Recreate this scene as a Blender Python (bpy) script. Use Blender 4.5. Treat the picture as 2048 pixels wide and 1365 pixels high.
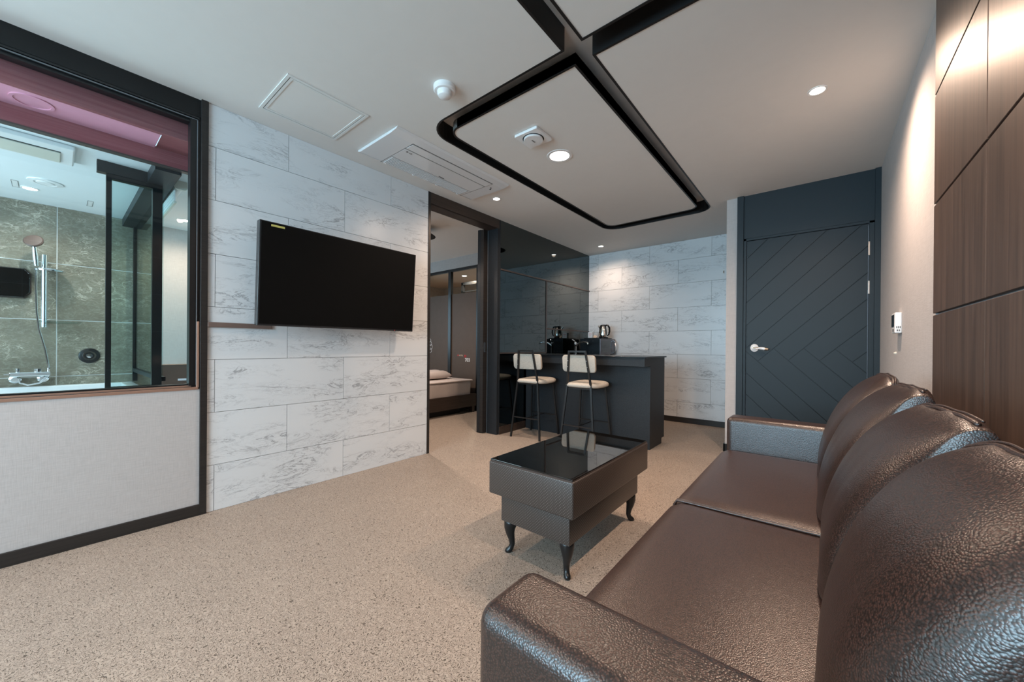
import bpy, bmesh, math, random
from mathutils import Vector, Matrix
from mathutils.geometry import tessellate_polygon
R_ = random.Random(7)
for o in list(bpy.data.objects): bpy.data.objects.remove(o)
S = bpy.context.scene
C = S.collection
PI = math.pi
HC, XL, XR, YB = 2.42, -2.79, 0.368, 5.29          # ceiling, left wall, right wall, far wall

# ------------------------------------------------------------------ camera, world, exposure
cd = bpy.data.cameras.new('camera'); cam = bpy.data.objects.new('camera', cd); C.objects.link(cam)
ya, pi_, ro = -0.686800009, -0.00201608592, 0.00794761295
f = Vector((math.sin(ya)*math.cos(pi_), math.cos(ya)*math.cos(pi_), math.sin(pi_)))
r = Vector((math.cos(ya), -math.sin(ya), 0)); u = r.cross(f)
r2 = r*math.cos(ro)+u*math.sin(ro); u2 = -r*math.sin(ro)+u*math.cos(ro)
cam.matrix_world = Matrix(((r2.x, u2.x, -f.x, 0), (r2.y, u2.y, -f.y, 0), (r2.z, u2.z, -f.z, 1.0), (0, 0, 0, 1)))
cd.sensor_width = 36; cd.lens = 36*748.59/2048; cd.shift_y = 11.5/2048; cd.clip_start = .02
S.camera = cam
W = bpy.data.worlds.new('sky'); S.world = W; W.use_nodes = True
W.node_tree.nodes['Background'].inputs[0].default_value = (.62, .8, 1, 1)
W.node_tree.nodes['Background'].inputs[1].default_value = 1.0
S.view_settings.view_transform = 'Standard'; S.view_settings.look = 'None'
S.view_settings.gamma = 1; S.view_settings.use_curve_mapping = False
S.view_settings.exposure = 0.55
COOL = (.55, .82, 1.0); WARM = (1.0, .72, .54)

def lamp(kind, name, loc, energy, color, size=.03, rot=(0, 0, 0), parent=None, angle=120, blend=.6, sy=None):
    l = bpy.data.lights.new(name, kind); l.energy = energy; l.color = color
    if kind == 'AREA':
        l.shape = 'RECTANGLE' if sy else 'DISK'; l.size = size
        if sy: l.size_y = sy
    else: l.shadow_soft_size = size
    if kind == 'SPOT': l.spot_size = math.radians(angle); l.spot_blend = blend
    o = bpy.data.objects.new(name, l); C.objects.link(o); o.location = loc; o.rotation_euler = rot
    if parent: o.parent = parent
    return o
# daylight through the big window behind the camera; an added unseen area light brightens the bathroom
lamp('AREA', 'daylight', (-1.2, -3.18, 1.50), 130, COOL, 2.4, (PI/2+.16, 0, 0), sy=1.55)
lamp('AREA', 'bathroom_fill', (-3.95, -1.45, 1.35), 30, (.72, .9, 1), 1.5, (PI/2, 0, 0), sy=1.2)

lamp('AREA', 'bedroom_daylight', (-6.42, 2.3, 1.45), 16, COOL, 1.5, (PI/2, 0, -PI/2), sy=1.2)

# ------------------------------------------------------------------ materials
def newmat(n):
    m = bpy.data.materials.new(n); m.use_nodes = True
    nt = m.node_tree; b = nt.nodes['Principled BSDF']; return m, nt, b
def N(nt, t, **k):
    n = nt.nodes.new(t)
    for a, v in k.items():
        if a.startswith('_'): setattr(n, a[1:], v)
        else: n.inputs[a.replace('__', ' ')].default_value = v
    return n
def L(nt, a, b): nt.links.new(a, b)
def col(c): return (c[0], c[1], c[2], 1)
def coords(nt, scale=(1, 1, 1), obj=False, rot=(0, 0, 0)):
    if obj: t = nt.nodes.new('ShaderNodeTexCoord').outputs['Object']
    else: t = nt.nodes.new('ShaderNodeNewGeometry').outputs['Position']
    mp = nt.nodes.new('ShaderNodeMapping'); mp.inputs['Scale'].default_value = scale; mp.inputs['Rotation'].default_value = rot
    L(nt, t, mp.inputs[0]); return mp.outputs[0]
def ramp(nt, fac, stops):
    n = nt.nodes.new('ShaderNodeValToRGB'); e = n.color_ramp.elements
    while len(e) < len(stops): e.new(.5)
    for i, (p, c) in enumerate(stops): e[i].position = p; e[i].color = col(c)
    L(nt, fac, n.inputs[0]); return n.outputs[0]
def mixc(nt, fac, a, b, mode='MIX'):
    n = nt.nodes.new('ShaderNodeMix'); n.data_type = 'RGBA'; n.blend_type = mode
    if isinstance(fac, (int, float)): n.inputs[0].default_value = fac
    else: L(nt, fac, n.inputs[0])
    for i, v in ((6, a), (7, b)):
        if isinstance(v, tuple): n.inputs[i].default_value = col(v)
        else: L(nt, v, n.inputs[i])
    return n.outputs[2]
def math_(nt, op, a, b=None, c=None):
    n = nt.nodes.new('ShaderNodeMath'); n.operation = op
    for i, v in enumerate((a, b, c)):
        if v is None: continue
        if isinstance(v, (int, float)): n.inputs[i].default_value = v
        else: L(nt, v, n.inputs[i])
    return n.outputs[0]
def bump(nt, b, h, strength=.3, dist=.002):
    n = nt.nodes.new('ShaderNodeBump'); n.inputs['Strength'].default_value = strength; n.inputs['Distance'].default_value = dist
    L(nt, h, n.inputs['Height']); L(nt, n.outputs[0], b.inputs['Normal'])
def plain(n, c, rough=.5, metal=0, spec=.5, noise=0):
    m, nt, b = newmat(n); b.inputs['Base Color'].default_value = col(c); b.inputs['Roughness'].default_value = rough
    b.inputs['Metallic'].default_value = metal; b.inputs['Specular IOR Level'].default_value = spec
    nz = N(nt, 'ShaderNodeTexNoise', Scale=14, Detail=3); L(nt, coords(nt), nz.inputs['Vector'])
    k = .92 if not noise else 1-noise
    L(nt, mixc(nt, nz.outputs[0], tuple(x*k for x in c), tuple(min(1, x*(2-k)) for x in c)), b.inputs['Base Color'])
    return m
def emit(n, c, s):
    m, nt, b = newmat(n); b.inputs['Base Color'].default_value = (0, 0, 0, 1)
    b.inputs['Emission Color'].default_value = col(c); b.inputs['Emission Strength'].default_value = s; return m
def glass(n, tint, tr=1.45, fmul=1.0):
    m = bpy.data.materials.new(n); m.use_nodes = True; nt = m.node_tree; nt.nodes.clear()
    o = nt.nodes.new('ShaderNodeOutputMaterial'); t = N(nt, 'ShaderNodeBsdfTransparent', Color=col(tint)); g = N(nt, 'ShaderNodeBsdfGlossy', Roughness=0.0)
    fr = N(nt, 'ShaderNodeFresnel', IOR=tr); mx = nt.nodes.new('ShaderNodeMixShader')
    bf = nt.nodes.new('ShaderNodeNewGeometry').outputs['Backfacing']
    L(nt, math_(nt, 'MULTIPLY', math_(nt, 'MULTIPLY', fr.outputs[0], fmul), math_(nt, 'SUBTRACT', 1, bf)), mx.inputs[0]); L(nt, t.outputs[0], mx.inputs[1]); L(nt, g.outputs[0], mx.inputs[2]); L(nt, mx.outputs[0], o.inputs[0])
    return m
M = {}
def mk_floor():
    m, nt, b = newmat('figured_vinyl_floor')
    p = coords(nt)
    n1 = N(nt, 'ShaderNodeTexNoise', Scale=58, Detail=1.0, Roughness=.5, Distortion=.5); L(nt, p, n1.inputs['Vector'])
    w = math_(nt, 'PINGPONG', math_(nt, 'MULTIPLY', n1.outputs[0], 8.5), .5)
    line = ramp(nt, w, [(.10, (1, 1, 1)), (.24, (0, 0, 0))])
    n2 = N(nt, 'ShaderNodeTexNoise', Scale=3.0, Detail=2); L(nt, p, n2.inputs['Vector'])
    n3 = N(nt, 'ShaderNodeTexNoise', Scale=150, Detail=1); L(nt, p, n3.inputs['Vector'])
    br = ramp(nt, n3.outputs[0], [(.34, (0, 0, 0)), (.46, (1, 1, 1))])
    base = mixc(nt, n2.outputs[0], (.36, .30, .25), (.43, .36, .30))
    fac = math_(nt, 'MULTIPLY', math_(nt, 'MULTIPLY', line, br), .95)
    L(nt, mixc(nt, fac, base, (.085, .066, .052)), b.inputs['Base Color'])
    b.inputs['Roughness'].default_value = .55; b.inputs['Specular IOR Level'].default_value = .3
    bump(nt, b, math_(nt, 'SUBTRACT', 1, fac), .35, .002); return m
M['floor'] = mk_floor()
def mk_marble(n, lo, hi, vein, scale=1.0, stretch=(1, 1, 1), thresh=.035, obj_rand=True, rot=(0, 0, 0), rough=.28, second=None):
    m, nt, b = newmat(n)
    pos = nt.nodes.new('ShaderNodeNewGeometry').outputs['Position']
    oi = nt.nodes.new('ShaderNodeObjectInfo').outputs['Random']
    sx = math_(nt, 'MULTIPLY', oi, 37.0)
    cb = nt.nodes.new('ShaderNodeCombineXYZ'); [L(nt, sx, cb.inputs[i]) for i in range(3)]
    ad = nt.nodes.new('ShaderNodeVectorMath'); ad.operation = 'ADD'; L(nt, pos, ad.inputs[0]); L(nt, cb.outputs[0], ad.inputs[1])
    mp = nt.nodes.new('ShaderNodeMapping'); mp.inputs['Rotation'].default_value = rot; mp.inputs['Scale'].default_value = stretch
    L(nt, ad.outputs[0], mp.inputs[0]); p = mp.outputs[0]
    n1 = N(nt, 'ShaderNodeTexNoise', Scale=3.2*scale, Detail=6, Roughness=.62, Distortion=1.0); L(nt, p, n1.inputs['Vector'])
    v = math_(nt, 'ABSOLUTE', math_(nt, 'SUBTRACT', n1.outputs[0], .5))
    veins = ramp(nt, v, [(0, (1, 1, 1)), (thresh, (0, 0, 0))])
    n2 = N(nt, 'ShaderNodeTexNoise', Scale=2.4*scale, Detail=3, Roughness=.5); L(nt, p, n2.inputs['Vector'])
    patch = ramp(nt, n2.outputs[0], [(.44, (0, 0, 0)), (.60, (1, 1, 1))])
    n3 = N(nt, 'ShaderNodeTexNoise', Scale=1.5*scale, Detail=4); L(nt, p, n3.inputs['Vector'])
    base = mixc(nt, n3.outputs[0], lo, hi)
    if second:
        n5 = N(nt, 'ShaderNodeTexNoise', Scale=11*scale, Detail=6, Roughness=.7, Distortion=2.2); L(nt, p, n5.inputs['Vector'])
        sp = ramp(nt, n5.outputs[0], [(.40, (1, 1, 1)), (.52, (0, 0, 0))])
        base = mixc(nt, math_(nt, 'MULTIPLY', sp, .22), base, second)
    n4 = N(nt, 'ShaderNodeTexNoise', Scale=11*scale, Detail=5, Roughness=.7, Distortion=.8); L(nt, p, n4.inputs['Vector'])
    v2 = ramp(nt, math_(nt, 'ABSOLUTE', math_(nt, 'SUBTRACT', n4.outputs[0], .5)), [(0, (1, 1, 1)), (.03, (0, 0, 0))])
    fac = math_(nt, 'MULTIPLY', math_(nt, 'MAXIMUM', veins, math_(nt, 'MULTIPLY', v2, .42)), math_(nt, 'MULTIPLY', patch, .68))
    L(nt, mixc(nt, fac, base, vein), b.inputs['Base Color'])
    b.inputs['Roughness'].default_value = rough; return m
M['marble'] = mk_marble('white_veined_marble', (.66, .695, .72), (.74, .765, .78), (.13, .14, .16), 1.3, (.7, .7, 2.4), .020, rot=(.5, -.5, 0))
M['stone'] = mk_marble('grey_green_marble', (.12, .105, .080), (.27, .24, .185), (.62, .57, .47), 1.7, (1, 1, 1.7), .022, rot=(.7, 0, 0), rough=.22, second=(.42, .42, .36))
M['cream_marble'] = mk_marble('cream_marble', (.50, .42, .33), (.66, .56, .45), (.35, .27, .2), 2.0, (1, 1, 1.6), .04)
def mk_leather(n, tops, mid, crev, scale=140, strength=.4, rough=.36, spec=.5):
    m, nt, b = newmat(n); p = coords(nt)
    nz = N(nt, 'ShaderNodeTexNoise', Scale=110, Detail=1); L(nt, p, nz.inputs['Vector'])
    ad = nt.nodes.new('ShaderNodeVectorMath'); ad.operation = 'MULTIPLY_ADD'
    L(nt, nz.outputs['Color'], ad.inputs[0]); ad.inputs[1].default_value = (.0022, .0022, .0022); L(nt, p, ad.inputs[2])
    v = N(nt, 'ShaderNodeTexVoronoi', Scale=scale, _feature='SMOOTH_F1', Smoothness=.2); L(nt, ad.outputs[0], v.inputs['Vector'])
    h = ramp(nt, v.outputs['Distance'], [(.05, (1, 1, 1)), (.85, (0, 0, 0))])
    n2 = N(nt, 'ShaderNodeTexNoise', Scale=9, Detail=3); L(nt, p, n2.inputs['Vector'])
    c = ramp(nt, v.outputs['Distance'], [(.15, tops), (.42, mid), (.62, crev)])
    L(nt, mixc(nt, math_(nt, 'MULTIPLY', n2.outputs[0], .5), c, tuple(x*.55 for x in mid)), b.inputs['Base Color'])
    b.inputs['Roughness'].default_value = rough; b.inputs['Specular IOR Level'].default_value = spec
    bump(nt, b, h, strength, .0011); return m
M['leather'] = mk_leather('brown_leather', (.088, .036, .026), (.040, .018, .013), (.010, .006, .005), 330, .38, .32, .85)
M['leather_fine'] = mk_leather('brown_leather_fine', (.105, .048, .034), (.058, .027, .019), (.018, .010, .008), 400, .30, .32, .85)
def mk_perf():
    m, nt, b = newmat('perforated_leather')
    sp = nt.nodes.new('ShaderNodeSeparateXYZ'); L(nt, coords(nt), sp.inputs[0])
    s = math_(nt, 'ADD', sp.outputs[0], sp.outputs[1]); k = 1/.0128
    a = math_(nt, 'MULTIPLY', math_(nt, 'ADD', s, sp.outputs[2]), k); c = math_(nt, 'MULTIPLY', math_(nt, 'SUBTRACT', s, sp.outputs[2]), k)
    fa = math_(nt, 'SUBTRACT', math_(nt, 'FRACT', a), .5); fc = math_(nt, 'SUBTRACT', math_(nt, 'FRACT', c), .5)
    d = math_(nt, 'SQRT', math_(nt, 'ADD', math_(nt, 'MULTIPLY', fa, fa), math_(nt, 'MULTIPLY', fc, fc)))
    dot = ramp(nt, d, [(.10, (1, 1, 1)), (.16, (0, 0, 0))])
    L(nt, mixc(nt, dot, (.050, .037, .031), (.28, .25, .23)), b.inputs['Base Color'])
    b.inputs['Roughness'].default_value = .38; bump(nt, b, math_(nt, 'SUBTRACT', 1, dot), .15, .0005); return m
M['perf'] = mk_perf()
def mk_weave(n, c, amt=.18, sc=420, rough=.9):
    m, nt, b = newmat(n)
    h1 = N(nt, 'ShaderNodeTexNoise', Scale=1, Detail=2); L(nt, coords(nt, (sc, sc, sc*.06)), h1.inputs['Vector'])
    h2 = N(nt, 'ShaderNodeTexNoise', Scale=1, Detail=2); L(nt, coords(nt, (sc*.06, sc*.06, sc)), h2.inputs['Vector'])
    hh = math_(nt, 'MULTIPLY', math_(nt, 'ADD', h1.outputs[0], h2.outputs[0]), .5)
    cc = ramp(nt, hh, [(.36, tuple(x*(1-amt) for x in c)), (.62, tuple(min(1, x*(1+amt)) for x in c))])
    L(nt, cc, b.inputs['Base Color']); b.inputs['Roughness'].default_value = rough; b.inputs['Specular IOR Level'].default_value = .2
    bump(nt, b, hh, .5, .0012); return m
M['paper'] = mk_weave('woven_wallpaper', (.485, .46, .45), .07, 300)
M['fabric'] = mk_weave('beige_upholstery', (.50, .46, .40), .2, 700)
M['grey_paper'] = mk_weave('grey_wallpaper', (.50, .52, .53), .08, 300)
def mk_wood(n, c1, c2, stretch=(60, 60, 2.2), rough=.36, spec=.5, bs=.15):
    m, nt, b = newmat(n)
    n1 = N(nt, 'ShaderNodeTexNoise', Scale=1, Detail=5, Roughness=.65, Distortion=.3); L(nt, coords(nt, stretch), n1.inputs['Vector'])
    n2 = N(nt, 'ShaderNodeTexNoise', Scale=1, Detail=3, Distortion=1.5); L(nt, coords(nt, tuple(x*.4 for x in stretch)), n2.inputs['Vector'])
    k = math_(nt, 'MULTIPLY', math_(nt, 'ADD', n1.outputs[0], n2.outputs[0]), .5)
    L(nt, ramp(nt, k, [(.36, c1), (.64, c2)]), b.inputs['Base Color']); b.inputs['Roughness'].default_value = rough
    b.inputs['Specular IOR Level'].default_value = spec; bump(nt, b, k, bs, .001); return m
M['panel'] = mk_wood('dark_walnut_veneer', (.050, .028, .019), (.115, .068, .047), rough=.43, spec=.65)
M['blackwood'] = mk_wood('black_stained_wood', (.010, .009, .009), (.024, .020, .018), (8, 3, 140), .45)
M['redwood'] = mk_wood('reddish_wood_sheet', (.26, .055, .065), (.36, .11, .12), (40, 2, 90), .4)
M['darkwood'] = mk_wood('dark_brown_wood', (.030, .019, .014), (.055, .036, .028), (5, 3, 120), .4)
def mk_croc():
    m, nt, b = newmat('charcoal_grained_film')
    v = N(nt, 'ShaderNodeTexVoronoi', Scale=1, _feature='DISTANCE_TO_EDGE'); L(nt, coords(nt, (75, 75, 170)), v.inputs['Vector'])
    h = ramp(nt, v.outputs['Distance'], [(0, (0, 0, 0)), (.2, (1, 1, 1))])
    L(nt, mixc(nt, h, (.009, .011, .014), (.018, .022, .026)), b.inputs['Base Color']); b.inputs['Roughness'].default_value = .45; b.inputs['Specular IOR Level'].default_value = .35
    bump(nt, b, h, .35, .001); return m
M['croc'] = mk_croc()
M['ceil'] = plain('ceiling_paper', (.72, .70, .67), .9, noise=.02)
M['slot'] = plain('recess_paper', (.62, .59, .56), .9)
M['black'] = plain('satin_black_paint', (.007, .0075, .008), .45, spec=.35)
M['blackmetal'] = plain('black_metal', (.008, .009, .010), .32)
M['door'] = plain('slate_blue_paint', (.013, .022, .029), .5, spec=.35, noise=.03)
M['white'] = plain('white_plastic', (.80, .80, .80), .35, noise=.02)
M['whitegloss'] = plain('white_gloss', (.72, .73, .74), .12, noise=.01)
M['offwhite'] = plain('ivory_plastic', (.62, .60, .52), .4)
M['bathceil'] = plain('bathroom_ceiling_panel', (.80, .84, .86), .4, noise=.01)
M['bronze'] = plain('bronze_profile', (.60, .38, .29), .33, .7)
M['bronzedark'] = plain('dark_bronze', (.085, .066, .060), .35, .4)
M['duct'] = plain('brown_duct', (.20, .145, .125), .4, .3)
M['chrome'] = plain('chrome', (.85, .86, .88), .08, 1)
M['steel'] = plain('polished_steel', (.75, .73, .70), .14, 1)
M['screen'] = plain('tv_screen', (.004, .004, .004), .5, spec=.1)
M['tvedge'] = plain('tv_edge', (.02, .021, .023), .25)
M['mirror'] = plain('tinted_mirror', (.115, .132, .135), .015, 1, noise=.001)
M['smoked'] = plain('black_glass', (.004, .004, .004), .02, spec=.9)
M['glass'] = glass('clear_glass', (.90, .97, .98))
M['glassfaint'] = glass('shower_glass', (.82, .92, .92))
M['frost'] = plain('brown_film_glass', (.12, .090, .072), .5, spec=.2)
M['sheet'] = plain('white_bed_linen', (.62, .55, .52), .85, noise=.04)
M['pink'] = plain('pink_lacquered_panel', (.85, .36, .48), .3, noise=.08)
M['gold'] = plain('champagne_metal', (.75, .58, .42), .25, 1)
M['red'] = plain('red_letter', (.65, .03, .03), .5)
M['cream'] = plain('cream_letter', (.65, .5, .38), .5)
M['yellow'] = plain('yellow_sticker', (.62, .55, .16), .5)
M['lit'] = emit('lit_lamp_glass', (1, .93, .82), 14)
M['hatchrim'] = plain('hatch_rim', (.70, .70, .68), .7, noise=.01)
M['grey'] = plain('grey_letter', (.12, .12, .12), .5)
M['oven'] = plain('black_enamel', (.006, .009, .012), .25, spec=.25)
M['ovenfront'] = plain('grey_steel', (.12, .11, .12), .25, .7)
M['joint'] = plain('dark_joint', (.13, .14, .15), .8)
M['seam'] = plain('grey_sealant', (.42, .45, .47), .6)
M['sideback'] = plain('dark_brown_board', (.085, .055, .045), .4)
M['tag'] = plain('pale_sticker', (.55, .58, .66), .5)

# ------------------------------------------------------------------ geometry helpers
def add_box(bm, x0, x1, y0, y1, z0, z1):
    vs = [bm.verts.new((x, y, z)) for x in (x0, x1) for y in (y0, y1) for z in (z0, z1)]
    for q in ((0, 1, 3, 2), (4, 6, 7, 5), (0, 4, 5, 1), (2, 3, 7, 6), (0, 2, 6, 4), (1, 5, 7, 3)): bm.faces.new([vs[i] for i in q])
def bx(*a, bev=0, seg=2):
    bm = bmesh.new()
    if len(a) == 6 and not isinstance(a[0], tuple): a = (a,)
    for b in a: add_box(bm, *b)
    if bev: bmesh.ops.bevel(bm, geom=bm.edges[:], offset=bev, segments=seg, affect='EDGES', profile=.5)
    return bm
def add_prism(bm, pts, a, b, axis=2):
    """extrude a 2-D polygon between a and b along axis (2: pts=(x,y), 1: pts=(x,z), 0: pts=(y,z))"""
    def P(p, t): return (p[0], p[1], t) if axis == 2 else ((p[0], t, p[1]) if axis == 1 else (t, p[0], p[1]))
    lo = [bm.verts.new(P(p, a)) for p in pts]; hi = [bm.verts.new(P(p, b)) for p in pts]
    n = len(pts)
    for i in range(n): bm.faces.new((lo[i], lo[(i+1) % n], hi[(i+1) % n], hi[i]))
    bm.faces.new(lo[::-1]); bm.faces.new(hi)
def prism(pts, a, b, axis=2, bev=0):
    bm = bmesh.new(); add_prism(bm, pts, a, b, axis)
    if bev: bmesh.ops.bevel(bm, geom=bm.edges[:], offset=bev, segments=2, affect='EDGES', profile=.5)
    return bm
def add_lathe(bm, prof, c=(0, 0, 0), axis='z', seg=28, sx=1, sy=1):
    rings = []
    for (rr, h) in prof:
        ring = []
        for i in range(seg):
            a = 2*PI*i/seg; x, y = rr*math.cos(a)*sx, rr*math.sin(a)*sy
            p = {'z': (x, y, h), 'x': (h, x, y), 'y': (x, h, y)}[axis]
            ring.append(bm.verts.new((p[0]+c[0], p[1]+c[1], p[2]+c[2])))
        rings.append(ring)
    for a, b in zip(rings, rings[1:]):
        for i in range(seg): bm.faces.new((a[i], a[(i+1) % seg], b[(i+1) % seg], b[i]))
    for rg, fl in ((rings[0], True), (rings[-1], False)):
        try: bm.faces.new(rg[::-1] if fl else rg)
        except ValueError: pass
def lathe(*a, **k): bm = bmesh.new(); add_lathe(bm, *a, **k); return bm
def add_tube(bm, pts, rad, seg=10, closed=False, flat=None):
    pts = [Vector(p) for p in pts]; n = len(pts); rads = rad if isinstance(rad, (list, tuple)) else [rad]*n
    rings = []; up = Vector((0, 0, 1))
    prev = None
    for i, p in enumerate(pts):
        a = pts[(i-1) % n] if (closed or i > 0) else p; b = pts[(i+1) % n] if (closed or i < n-1) else p
        t = (b-a).normalized()
        if prev is None:
            ref = up if abs(t.dot(up)) < .9 else Vector((1, 0, 0)); s = t.cross(ref).normalized()
        else: s = (prev - t*prev.dot(t)).normalized()
        prev = s; v = t.cross(s)
        ring = []
        for k in range(seg):
            an = 2*PI*(k+.5)/seg
            ring.append(bm.verts.new(p + s*math.cos(an)*rads[i]*(flat or 1) + v*math.sin(an)*rads[i]))
        rings.append(ring)
    m = n if closed else n-1
    for i in range(m):
        a, b = rings[i], rings[(i+1) % n]
        for k in range(seg): bm.faces.new((a[k], a[(k+1) % seg], b[(k+1) % seg], b[k]))
    if not closed: bm.faces.new(rings[0][::-1]); bm.faces.new(rings[-1])
def tube(*a, **k): bm = bmesh.new(); add_tube(bm, *a, **k); return bm
def rrect(x0, x1, y0, y1, rs, seg=8):
    """rounded rectangle, radii for corners (x0,y0),(x1,y0),(x1,y1),(x0,y1)"""
    out = []
    for (cx, cy, sx, sy, rr, a0) in ((x0, y0, 1, 1, rs[0], PI), (x1, y0, -1, 1, rs[1], 1.5*PI), (x1, y1, -1, -1, rs[2], 0), (x0, y1, 1, -1, rs[3], .5*PI)):
        if rr <= 0: out.append((cx, cy)); continue
        ox, oy = cx+sx*rr, cy+sy*rr
        for k in range(seg+1):
            a = a0 + k*PI/2/seg; out.append((ox+rr*math.cos(a), oy+rr*math.sin(a)))
    return out
def obj(name, bm, mat, parent=None, loc=None, smooth=False, rot=None):
    me = bpy.data.meshes.new(name); bmesh.ops.recalc_face_normals(bm, faces=bm.faces[:]); bm.to_mesh(me); bm.free()
    me.materials.append(M[mat] if isinstance(mat, str) else mat)
    if smooth:
        for p in me.polygons: p.use_smooth = True
        if smooth == 'auto': me.set_sharp_from_angle(angle=math.radians(35))
    o = bpy.data.objects.new(name, me); C.objects.link(o)
    if loc: o.location = loc
    if rot: o.rotation_euler = rot
    if parent: o.parent = parent
    return o
def tag(o, label, cat, group=None):
    o['label'] = label; o['category'] = cat
    if group: o['group'] = group
    return o
def thing(name, label, cat, loc=(0, 0, 0), rz=0, group=None):
    o = bpy.data.objects.new(name, None); o.empty_display_size = .05; C.objects.link(o); o.location = loc; o.rotation_euler = (0, 0, rz)
    return tag(o, label, cat, group)
def struct(name, bm, mat, label=None, **k):
    o = obj(name, bm, mat, **k); o['kind'] = 'structure'
    if label: o['label'] = label
    return o
def sgroup(name, label=None):
    o = bpy.data.objects.new(name, None); C.objects.link(o); o['kind'] = 'structure'
    if label: o['label'] = label
    return o
def copy_part(src, name, parent, loc, rot=None):
    o = src.copy(); o.name = name; C.objects.link(o); o.parent = parent; o.location = loc
    if rot: o.rotation_euler = rot
    return o
def text(body, size, mat, loc, xdir, ydir, parent, name='lettering', align='LEFT', bold=0, label=None):
    cu = bpy.data.curves.new('tmp', 'FONT'); cu.body = body; cu.size = size; cu.align_x = align; cu.extrude = .0006; cu.offset = bold
    cu.resolution_u = 3
    t = bpy.data.objects.new('tmp', cu); C.objects.link(t)
    dg = bpy.context.evaluated_depsgraph_get(); me = bpy.data.meshes.new_from_object(t.evaluated_get(dg))
    bpy.data.objects.remove(t); me.materials.clear(); me.materials.append(M[mat])
    o = bpy.data.objects.new(name, me); C.objects.link(o)
    X = Vector(xdir).normalized(); Y = Vector(ydir).normalized(); Z = X.cross(Y)
    mw = Matrix(((X.x, Y.x, Z.x, loc[0]), (X.y, Y.y, Z.y, loc[1]), (X.z, Y.z, Z.z, loc[2]), (0, 0, 0, 1)))
    o.parent = parent
    o.matrix_world = mw if parent is None else mw
    if parent is not None: o.matrix_basis = parent.matrix_basis.inverted() @ mw if parent.parent is None else (parent.parent.matrix_basis @ parent.matrix_basis).inverted() @ mw
    if label: o['label'] = label
    return o

# ------------------------------------------------------------------ room shell
struct('floor', bx(-6.6, .5, -3.4, 5.6, -.06, 0), 'floor', 'beige vinyl floor with a fine dark squiggle figure')
# main ceiling with the two interlocking ring-shaped recesses
cxs, cys = -.909, 1.597
O1 = rrect(-2.0, -.862, 1.545, 4.285, (.17, 0, .15, .17))
I1 = rrect(-1.93, -.955, 1.65, 4.15, (.10, 0, .10, .10))
def sym(p): return (2*cxs-p[0], 2*cys-p[1])
O2 = [sym(p) for p in O1]; I2 = [sym(p) for p in I1]
# union outline: O1 without its sharp corner (-.862,1.545), O2 without its sharp corner (-.956,1.649)
def cut_loop(loop, corner, a, b):
    i = min(range(len(loop)), key=lambda k: (loop[k][0]-corner[0])**2+(loop[k][1]-corner[1])**2)
    return [a] + loop[i+1:]+loop[:i] + [b]
x_a, x_b, y_a, y_b = 2*cxs+.862, -.862, 1.545, 2*cys-1.545
hole1 = cut_loop(O1, (-.862, 1.545), (x_b, y_b), (x_a, y_a))      # runs up the right side, round the far end, back along the near side
hole2 = cut_loop(O2, (x_a, y_b), (x_a, y_a), (x_b, y_b))
hole = hole1[:-1] + hole2[:-1]
def flat_with_hole(outer, hole, z):
    bm = bmesh.new(); lo = [Vector((p[0], p[1], z)) for p in outer]; hi = [Vector((p[0], p[1], z)) for p in hole]
    tr = tessellate_polygon([lo, hi]); vs = [bm.verts.new(v) for v in lo+hi]
    for t in tr: bm.faces.new([vs[i] for i in t])
    return bm
ceil = sgroup('ceiling', 'off-white papered ceiling with black-edged recessed rings')
bmc = flat_with_hole([(-2.9, -3.35), (.47, -3.35), (.47, 5.4), (-2.9, 5.4)], hole, HC)
obj('ceiling_field', bmc, 'ceil', ceil)
obj('recess_top', bx(-2.1, .3, -1.2, 4.4, 2.535, 2.56), 'slot', ceil)
def band(path, th, z0, z1, closed=False):
    """vertical strip of thickness th to the left of the path"""
    bm = bmesh.new(); n = len(path); outer = []
    for i, p in enumerate(path):
        a = path[(i-1) % n] if (closed or i) else None; b = path[(i+1) % n] if (closed or i < n-1) else None
        ns = []
        for q0, q1 in ((a, p), (p, b)):
            if q0 is None or q1 is None: continue
            d = Vector((q1[0]-q0[0], q1[1]-q0[1]))
            if d.length > 1e-7: d.normalize(); ns.append(Vector((-d.y, d.x)))
        m = sum(ns, Vector((0, 0))); m.normalize(); k = th/max(.5, m.dot(ns[0])); outer.append((p[0]+m.x*k, p[1]+m.y*k))
    A = [[bm.verts.new((q[0], q[1], z)) for q in path] for z in (z0, z1)]; B = [[bm.verts.new((q[0], q[1], z)) for q in outer] for z in (z0, z1)]
    for i in range(n if closed else n-1):
        j = (i+1) % n
        bm.faces.new((A[0][i], A[0][j], A[1][j], A[1][i])); bm.faces.new((B[0][j], B[0][i], B[1][i], B[1][j]))
        bm.faces.new((A[0][j], A[0][i], B[0][i], B[0][j])); bm.faces.new((A[1][i], A[1][j], B[1][j], B[1][i]))
    if not closed:
        for i in (0, n-1): bm.faces.new((A[0][i], A[1][i], B[1][i], B[0][i]))
    return bm
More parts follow.
